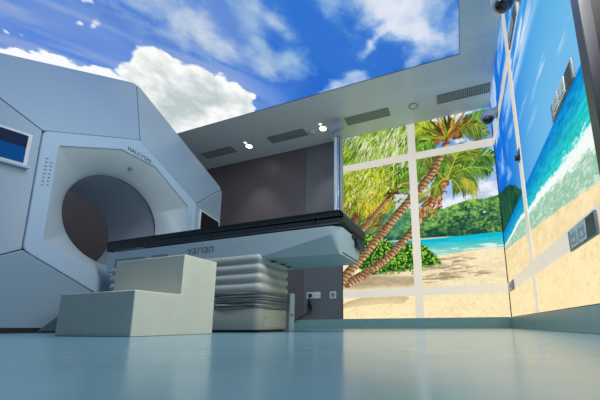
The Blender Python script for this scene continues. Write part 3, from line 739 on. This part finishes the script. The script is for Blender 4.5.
def round_poly(P, r, n=6):
    out = []; N = len(P)
    for i in range(N):
        a_, p_, c_ = Vector(P[i-1]), Vector(P[i]), Vector(P[(i+1) % N])
        u = (a_-p_).normalized(); v = (c_-p_).normalized()
        th = u.angle(v); d_ = r/math.tan(th/2); s0 = p_+u*d_; s1 = p_+v*d_
        for k in range(n+1):
            q = k/n; out.append(tuple(((1-q)**2)*s0+2*q*(1-q)*p_+q*q*s1))
    return out
def polar(poly, ang, c):
    """distance from c to the polygon edge in each direction"""
    out = []
    for a_ in ang:
        dx, dy = math.cos(a_), math.sin(a_); best = None
        for i in range(len(poly)):
            x1, y1 = poly[i][0]-c[0], poly[i][1]-c[1]; x2, y2 = poly[(i+1) % len(poly)][0]-c[0], poly[(i+1) % len(poly)][1]-c[1]
            ex, ey = x2-x1, y2-y1; den = dx*ey-dy*ex
            if abs(den) < 1e-9: continue
            tt_ = (x1*ey-y1*ex)/den; ss = (x1*dy-y1*dx)/den
            if tt_ > 0 and -1e-6 <= ss <= 1+1e-6: best = tt_ if best is None else max(best, tt_)
        out.append(best)
    return out
cc = (CYb, CZb)
ho = round_poly(hexi, .07); hin = round_poly(inner, .03, 4)
ang = sorted(set([round(2*PI*i/180, 6) for i in range(180)]+[round(math.atan2(p_[1]-cc[1], p_[0]-cc[0]) % (2*PI), 6) for p_ in ho+hin]))
def ring(poly, x, d=0.):
    rr = polar(poly, ang, cc); return [(x, cc[0]+(r_-d)*math.cos(a_), cc[1]+(r_-d)*math.sin(a_)) for r_, a_ in zip(rr, ang)]
def cring(R_, x): return [(x, cc[0]+R_*math.cos(a_), cc[1]+R_*math.sin(a_)) for a_ in ang]
b = MB(); b.loft([ring(ho, XF-.05, .006), ring(ho, XF-.004, .006), ring(ho, XF+.002, .012), ring(hin, XF+.002, -.006), ring(hin, XF-.002, -.001), ring(hin, XF-.012)])
bez = b.build('bezel', M['white2'], g, smooth=True)
RB = .450
b = MB(); rp = polar(hin, ang, cc); rings = []
for t_ in np.linspace(0, 1, 14):
    e = t_; k_ = 1-(1-e)**1.35
    rings.append([(XF-.012-(.19)*(e**1.15), cc[0]+(r_*(1-k_)+RB*k_)*math.cos(a_), cc[1]+(r_*(1-k_)+RB*k_)*math.sin(a_)) for r_, a_ in zip(rp, ang)])
b.loft(rings); b.build('bore_cone', M['cone'], g, smooth=True)
b = MB(); b.loft([cring(RB+.004, XF-.2015), cring(RB-.003, XF-.2035), cring(RB-.003, XF-.211), cring(RB+.004, XF-.213)]); b.build('bore_gap', M['dark'], g, smooth=True)
b = MB(); b.loft([cring(RB+.004, XF-.212), cring(RB+.004, -3.6), cring(RB+.004, XR+.02), cring(RB+.03, XR)]); b.build('bore_liner', M['liner'], g, smooth=True)
b = MB(); b.lathe([(.022, 0), (.020, .006), (.010, .010), (.002, .010)], (-3.078, 2.036, 1.640), axis='x', n=18); b.build('sensor_dot', M['panelgrey'], g, smooth=True)
# six facet panels with narrow dark seams between them
def clip_floor(P, z=.035):
    out = []
    for i in range(len(P)):
        a_, c_ = Vector(P[i]), Vector(P[(i+1) % len(P)])
        if a_.z >= z: out.append(a_)
        if (a_.z >= z) != (c_.z >= z): t_ = (z-a_.z)/(c_.z-a_.z); out.append(a_.lerp(c_, t_))
    return out
hs = [(CY+(y-CY)*1.0, z) for y, z in hexi]
rnd = round_poly(hexo, .16, 8)
for i in range(6):
    a0, a1 = Vector((XF-.004, *hexi[i])), Vector((XF-.004, *hexi[(i+1) % 6])); o0 = Vector((XB, *hexo[i]))
    oc = [Vector((XB, *q)) for q in rnd[i*9+4:i*9+9]]; od = [Vector((XB, *q)) for q in rnd[((i+1) % 6)*9:((i+1) % 6)*9+5]]
    da = (a1-a0).normalized()*.005
    oc[0] = oc[0]+da; od[-1] = od[-1]-da
    P = [a0+da, a1-da]+od[::-1]+oc[::-1]
    nrm = (a1-a0).cross(o0-a0).normalized()
    if nrm.x < 0: nrm = -nrm
    P = clip_floor(P)
    b = MB(); Q = [p_-nrm*.02 for p_ in P]
    b.face(P); b.face(Q[::-1])
    for k in range(len(P)): b.face([P[k], Q[k], Q[(k+1) % len(P)], P[(k+1) % len(P)]])
    b.build('front_panel', M['white'], g, bevel=.005)
# shell behind the panels
def shell_ring(x, grow):
    out = []
    for p_ in round_poly([(CY+(y-CY)*(1+grow), CZ+(z-CZ)*(1+grow)) for y, z in hexo], .16, 8): out.append((x, p_[0], max(p_[1], .03)))
    return out
b = MB(); b.loft([shell_ring(XB-.01, -.012), shell_ring(XB-.012, -.001), shell_ring(XB-.05, .004), shell_ring(XR, .0)]); b.build('side_shell', M['white'], g, smooth=True)
b = MB()
ro = polar(round_poly([(CY+(y-CY)*.985, CZ+(z-CZ)*.985) for y, z in hexo], .1), ang, cc); zlo = .04
def flr(r_, a_):
    s_ = math.sin(a_); return min(r_, (cc[1]-zlo)/-s_) if s_ < -1e-6 else r_
back = [(XR, cc[0]+flr(r_, a_)*math.cos(a_), cc[1]+flr(r_, a_)*math.sin(a_)) for r_, a_ in zip(ro, ang)]
b.loft([back, cring(RB+.03, XR)]); b.build('rear_cover', M['white'], g)
b = MB()   # dark chassis seen only through the seams
rh = polar([(y, z) for y, z in hexo], ang, cc); r1 = polar(ho, ang, cc)
f0 = [(XB-.026, cc[0]+flr(r_*.985, a_)*math.cos(a_), cc[1]+flr(r_*.985, a_)*math.sin(a_)) for r_, a_ in zip(rh, ang)]
f1 = [(XF-.03, cc[0]+flr(r_-.0, a_)*math.cos(a_), cc[1]+flr(r_-.0, a_)*math.sin(a_)) for r_, a_ in zip(r1, ang)]
f2 = [(XF-.03, cc[0]+(r_-.02)*math.cos(a_), cc[1]+(r_-.02)*math.sin(a_)) for r_, a_ in zip(r1, ang)]
b.loft([f0, f1, f2]); b.build('chassis', M['dark'], g)
box_obj('plinth', (XR+.05, 1.03, 0), (XB+.06, 3.10, .034), M['dark'], g)
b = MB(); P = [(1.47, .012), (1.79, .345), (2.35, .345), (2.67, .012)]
b.loft([[(-3.02, y, z) for y, z in P], [(-2.985, y, z) for y, z in P]], True, (True, True)); b.build('foot_shade_wedge', M['foot'], g)  # wedge added where soft shade falls, the shade is in its dark colour
# side screens
for sgn, lit in ((-1, True), (1, False)):
    y_in = CY+sgn*(.835 if sgn < 0 else .85); y_out = CY+sgn*1.32; ya, yc_ = min(y_in, y_out), max(y_in, y_out)
    z0, z1 = 1.235, 1.50
    def px(y): return XF-.004-(abs(y-CY)-.78)*(.34 if y < CY else .26)+.026
    f = MB()
    def quad(mb_, ya_, yb_, za_, zb_, off, thick):
        A = [Vector((px(ya_)+off, ya_, za_)), Vector((px(yb_)+off, yb_, za_)), Vector((px(yb_)+off, yb_, zb_)), Vector((px(ya_)+off, ya_, zb_))]
        B_ = [p_-Vector((thick, 0, 0)) for p_ in A]; mb_.loft([B_, A], True, (True, True))
    quad(f, ya, yc_, z0, z1, 0, .05); fr = f.build('screen_frame', M['frame'], g, bevel=.005)
    s_ = MB(); quad(s_, ya+.022, yc_-.022, z0+.02, z1-.022, .0025, .002); s1_ = s_.build('display', M['screen'] if lit else M['screen_off'], fr)
    if lit:
        s_ = MB(); quad(s_, ya+.022, yc_-.022, z0+.145, z1-.022, .004, .001); s_.build('display_header', M['screen_dark'], fr)
        s_ = MB(); quad(s_, ya, yc_+.01, z0-.018, z0+.004, .02, .05); s_.build('sill', M['white2'], fr, bevel=.004)
def on_bezel(y, z, rot=0.): # text frame: x along +Y, up +Z, facing +X
    R_ = Matrix(((0, 0, 1, 0), (1, 0, 0, 0), (0, 1, 0, 0), (0, 0, 0, 1)))
    return Matrix.Translation((XF+.0028, y, z)) @ R_ @ Matrix.Rotation(rot, 4, 'Z')
lettering('lettering', 'HALCYON', .056, on_bezel(2.062, 1.784, math.radians(-4)), M['letter'], g, target_w=.25, bold=.0008)
for y_, sg in ((1.335, 1), (2.775, -1)):
    b = MB()      # two columns of tiny print on each side of the bezel
    for r_ in range(8):
        for c_ in range(2):
            if r_ == 7 and c_: continue
            zz = 1.36-.032*r_-(.02 if c_ else 0); yy = y_+.032*c_*sg
            b.box((XF+.002, yy-.008, zz-.003), (XF+.0026, yy+.008, zz+.002))
            b.box((XF+.002, yy-.008, zz-.008), (XF+.0026, yy-.004, zz+.006))
    b.build('tiny_print', M['letter'], g)

# ------------------------------------------------------------------ treatment couch
c0 = thing('treatment_couch', 'long treatment couch with a black top on a grey bellows pedestal', 'medical couch', (-1.9, 2.05, 0))
YA, YB = 1.80, 2.30
def plan_ring(x0, x1, y0, y1, r, z, d=0., wob=None):
    def outline(d):
        return round_poly([(x0-d, y0-d), (x1+d, y0-d), (x1+d, y1+d), (x0-d, y1+d)], r+d*.5, 8)
    P2, B2 = outline(d), outline(0)
    out = []
    for i in range(len(P2)):
        a_, q_ = P2[i], P2[(i+1) % len(P2)]
        m_ = max(1, int(math.hypot(B2[i][0]-B2[(i+1) % len(B2)][0], B2[i][1]-B2[(i+1) % len(B2)][1])/.05))
        for k in range(m_): out.append((a_[0]+(q_[0]-a_[0])*k/m_, a_[1]+(q_[1]-a_[1])*k/m_, z))
    if wob:
        out = [(x+wob*(vn(x*9, z*90, 1)-.5), y+wob*(vn(x*9+y*5, z*90, 2)-.5)*1.2, zz+wob*.5*(vn(x*11+y*7, z*60, 3)-.5)) for x, y, zz in out]
    return out
def vn(x, y, s_): return float(vnoise(np.array([x+50.]), np.array([y+50.]), s_)[0])
PX0, PX1, PY0, PY1 = -2.80, -1.265, 1.79, 2.18
b = MB(); b.loft([plan_ring(PX0, PX1, PY0, PY1, .055, z, d) for z, d in ((.018, -.004), (.026, 0), (.150, 0), (.162, -.004), (.163, -.02))], True, (True, True)); base = b.build('pedestal_base', M['pedestal'], c0, smooth=True)
b = MB(); b.loft([plan_ring(PX0, PX1, PY0, PY1, .055, z, -.02) for z in (0, .019)], True, (True, True)); b.build('plinth', M['dark'], c0)  # inset foot coloured dark for the shadow gap at the floor
ya_, yb_ = PY0+.058, PY1-.058      # end access panel with two screws
cp = box_obj('end_panel', (PX1-.002, ya_, .032), (PX1+.003, yb_, .150), M['pedestal'], c0, bevel=.0015)
for yy in (ya_+.022, yb_-.022):
    b = MB(); b.tube([(PX1+.003, yy, .098), (PX1+.005, yy, .098)], .0045, 10); b.build('screw', M['dark'], cp)
# crumpled lower folds
rings = []
nf_ = 26
for i in range(nf_+1):
    t_ = i/nf_; z = .164+.108*t_; d = -.004+.010*math.sin(t_*2*PI*5.5)+(.006 if i % 2 else 0)
    rings.append(plan_ring(PX0, PX1, PY0, PY1, .055, z, d, wob=.022 if 0 < i < nf_ else 0))
b = MB(); b.loft(rings); b.build('crumpled_bellows', M['bellow2'], c0, smooth=True)
rings = []
nf_ = 46
for i in range(nf_+1):
    t_ = i/nf_; z = .270+.265*t_; ph = (z-.270)/.068*2*PI; d = -.012+.018*abs(math.sin(ph/2))**.8
    rings.append(plan_ring(PX0, PX1, PY0, PY1, .055, z, d))
b = MB(); b.loft(rings, True, (False, True)); b.build('bellows', M['bellow'], c0, smooth=True)
b = MB(); b.box((-1.40, 2.19, 0), (-1.262, 2.27, .30)); b.build('cable_trunk', M['white2'], c0, bevel=.006)
box_obj('trunk_catch', (-1.262, 2.21, .12), (-1.254, 2.225, .135), M['panelgrey'], c0)
# carriage under the table top
ZT, ZB = .678, .505
XE = -.69; XA = -2.86; PXc = -1.33
def arc(y_edge, sg, z, rad, ins, n=8):
    cx, cy = XE-ins-rad, y_edge+sg*(rad+ins)
    return [(cx+rad*math.sin(PI/2*k/n), cy-sg*rad*math.cos(PI/2*k/n), z) for k in range(n+1)]
n_ = 8
tn = [(XA, YA, ZT), (PXc, YA, ZT)]+arc(YA, 1, ZT, .075, 0.0)
tf = [(XA, YB, ZT), (PXc, YB, ZT)]+arc(YB, -1, ZT, .075, 0.0)
mn_z = [ZB, ZB]+[.618]*(n_+1)
mn = [(x, y, zz) for (x, y, _), zz in zip(tn, mn_z)]
mf = [(x, y, zz) for (x, y, _), zz in zip(tf, mn_z)]
bn = [(XA, YA, ZB), (PXc, YA, ZB)]+[(x+(XE+.0-x)*.55 if False else x-.012, y+.045, ZB-.008) for x, y, _ in arc(YA, 1, ZB, .012, .0)]
bf = [(XA, YB, ZB), (PXc, YB, ZB)]+[(x-.012, y-.075, ZB-.008) for x, y, _ in arc(YB, -1, ZB, .012, .0)]
b = MB()
top = tn+tf[::-1]
b.face(top)
for r0, r1_ in ((tn, mn), (mn, bn)):
    for k in range(len(r0)-1):
        if r0 is mn and k == 0: continue
        q = [r0[k], r0[k+1], r1_[k+1], r1_[k]]
        q2 = [p_ for j, p_ in enumerate(q) if Vector(p_) not in [Vector(x) for x in q[:j]]]
        b.face(q2)
for r0, r1_ in ((tf, mf), (mf, bf)):
    for k in range(len(r0)-1):
        if r0 is mf and k == 0: continue
        q = [r0[k], r0[k+1], r1_[k+1], r1_[k]]
        q2 = [p_ for j, p_ in enumerate(q) if Vector(p_) not in [Vector(x) for x in q[:j]]]
        b.face(q2)
b.face([tn[-1], tf[-1], mf[-1], mn[-1]]); b.face([mn[-1], mf[-1], bf[-1], bn[-1]])
b.face([tn[0], mn[0], mf[0], tf[0]])
b.build('carriage', M['couch'], c0, smooth=True, sharp=13)
b = MB(); b.face((bn+bf[::-1])[::1]); 
b.v = [(x, y, z-.0) for x, y, z in b.v]
und = b.build('underside', M['couch_under'], c0)
b = MB(); b.tube([(-.90, 2.1, ZB-.003), (-.90, 2.1, ZB+.001)], .010, 12); b.build('grommet', M['panelgrey'], und)
for xx, yy in ((-1.235, 1.90), (-1.225, 2.01), (-1.24, 2.12)): box_obj('bracket', (xx-.016, yy-.012, ZB-.012), (xx+.016, yy+.012, ZB-.004), M['dark'], und)
box_obj('end_joint', (XE-.02, YA+.08, ZB+.006), (XE-.006, YB-.08, ZB+.010), M['dark'], c0)
# table top: thick black slab whose ends are rounded in side view
def prof(x0, x1, z0, z1, r0, r1):
    out = []
    for cx, cz, r_, a0 in ((x1-r1, z0+r1, r1, -PI/2), (x1-r1, z1-r1, r1, 0), (x0+r0, z1-r0, r0, PI/2), (x0+r0, z0+r0, r0, PI)):
        out += [(cx+r_*math.cos(a0+PI/2*k/6), cz+r_*math.sin(a0+PI/2*k/6)) for k in range(7)]
    return out
zm = ZT+.056
rings = []
for y, k in ((YA+.008, .80), (YA+.002, .90), (YA, 1.0), (YB, 1.0), (YB-.002, .90), (YB-.008, .80)):
    ins = (1-k)*.048
    rings.append([(x, y, z) for x, z in prof(-2.895+ins, -.662-ins, ZT+.010+ins, ZT+.104-ins, .034, .044)])
b = MB(); b.loft(rings, True, (True, True)); tt_ = b.build('table_top', M['carbon'], c0, smooth=True)
b = MB(); b.box((-2.78, YA+.03, ZT-.001), (-.82, YB-.03, ZT+.008)); b.build('slide_rail', M['black'], c0)
b = MB(); b.box((-2.80, YA+.002, ZT+.006), (-2.54, YA+.02, ZT+.018)); b.box((-2.54, YA-.002, ZT+.004), (-2.44, YA+.02, ZT+.014)); b.build('index_latch', M['panelgrey'], c0, bevel=.003)
# small round mark on the side of the slab and rear fitting
b = MB(); b.lathe([(.016, .001), (.016, -.0012), (.0135, -.0012), (.0135, .001)], (-.86, YA, ZT+.055), axis='y', n=20); b.build('round_mark', M['letter'], tt_)
b = MB(); b.box((-.70, YB-.20, .60), (-.662, YB-.02, .668)); b.box((-.72, YB-.26, .65), (-.68, YB-.1, .69)); b.build('rear_connector', M['black'], c0, bevel=.006)
# key panels on the near side
for xa, xb in ((-2.76, -2.40), (-2.33, -2.15)):
    box_obj('key_panel', (xa, YA-.0025, .535), (xb, YA+.002, .612), M['panelgrey'], c0, bevel=.002)
Rt = Matrix(((1, 0, 0, 0), (0, 0, -1, 0), (0, 1, 0, 0), (0, 0, 0, 1)))
lettering('lettering', 'varian', .105, Matrix.Translation((-1.82, YA-.0012, .618)) @ Rt, M['letter2'], c0, target_w=.25, bold=-.0016)

# ------------------------------------------------------------------ step stool
b = MB()
P = [(.988, 0), (.988, .207), (1.238, .207), (1.238, .422), (1.475, .422), (1.475, 0)]
b.loft([[(-1.885, y, z) for y, z in P], [(-1.357, y, z) for y, z in P]], True, (True, True))
st_ = b.build('step_stool', M['step'], None, bevel=.004)
tag(st_, 'pale cream two step stool standing on the floor in front of the couch', 'steps')

# ------------------------------------------------------------------ lights
def lamp(name, kind, loc, energy, color, **kw):
    l = bpy.data.lights.new(name, kind); l.energy = energy; l.color = color
    for k_, v_ in kw.items():
        if k_ != 'aim': setattr(l, k_, v_)
    o = bpy.data.objects.new(name, l); C.objects.link(o); o.location = loc
    if 'aim' in kw:
        o.rotation_euler = (Vector(kw['aim'])-Vector(loc)).to_track_quat('-Z', 'Y').to_euler()
    return o
for x in (-3.13, -1.78):
    lamp('downlight_lamp', 'SPOT', (x, 3.95, H-.03), 26, (1, .93, .84), spot_size=math.radians(75), spot_blend=.7, shadow_soft_size=.04, aim=(x, 3.98, 0))
lamp('overhead_fill', 'AREA', (-.95, 1.25, H-.02), 34, (.90, .97, 1), shape='RECTANGLE', size=1.5, size_y=.5, aim=(-.95, 1.26, 0))  # added fill from above, no fixture there, lifts the room's brightness
lamp('right_side_fill', 'AREA', (.45, 1.12, 1.7), 36, (1, .95, .84), shape='RECTANGLE', size=.5, size_y=1.2, aim=(-2.0, 1.9, .5))  # added unseen warm fill, strengthens the light from the right mural's side

w = bpy.data.worlds.new('world'); bpy.context.scene.world = w; w.use_nodes = True
w.node_tree.nodes['Background'].inputs['Color'].default_value = (.5, .6, .7, 1); w.node_tree.nodes['Background'].inputs['Strength'].default_value = .3

# ------------------------------------------------------------------ camera
cam = bpy.data.cameras.new('camera'); co = bpy.data.objects.new('camera', cam); C.objects.link(co)
F, CX, CYp = 314.09, 343.02, 266.18
cam.sensor_fit = 'HORIZONTAL'; cam.sensor_width = 36; cam.lens = F/600*36
cam.shift_x = (300-CX)/600; cam.shift_y = (CYp-200)/600; cam.clip_start = .01
co.matrix_world = Matrix.Translation((0, 0, .046)) @ Matrix.Rotation(.3554, 4, 'Z') @ Matrix.Rotation(PI/2+.1854, 4, 'X') @ Matrix.Rotation(-.0056, 4, 'Z')
bpy.context.scene.camera = co
vs_ = bpy.context.scene.view_settings
vs_.view_transform = 'Standard'; vs_.look = 'None'; vs_.exposure = 0; vs_.gamma = 1
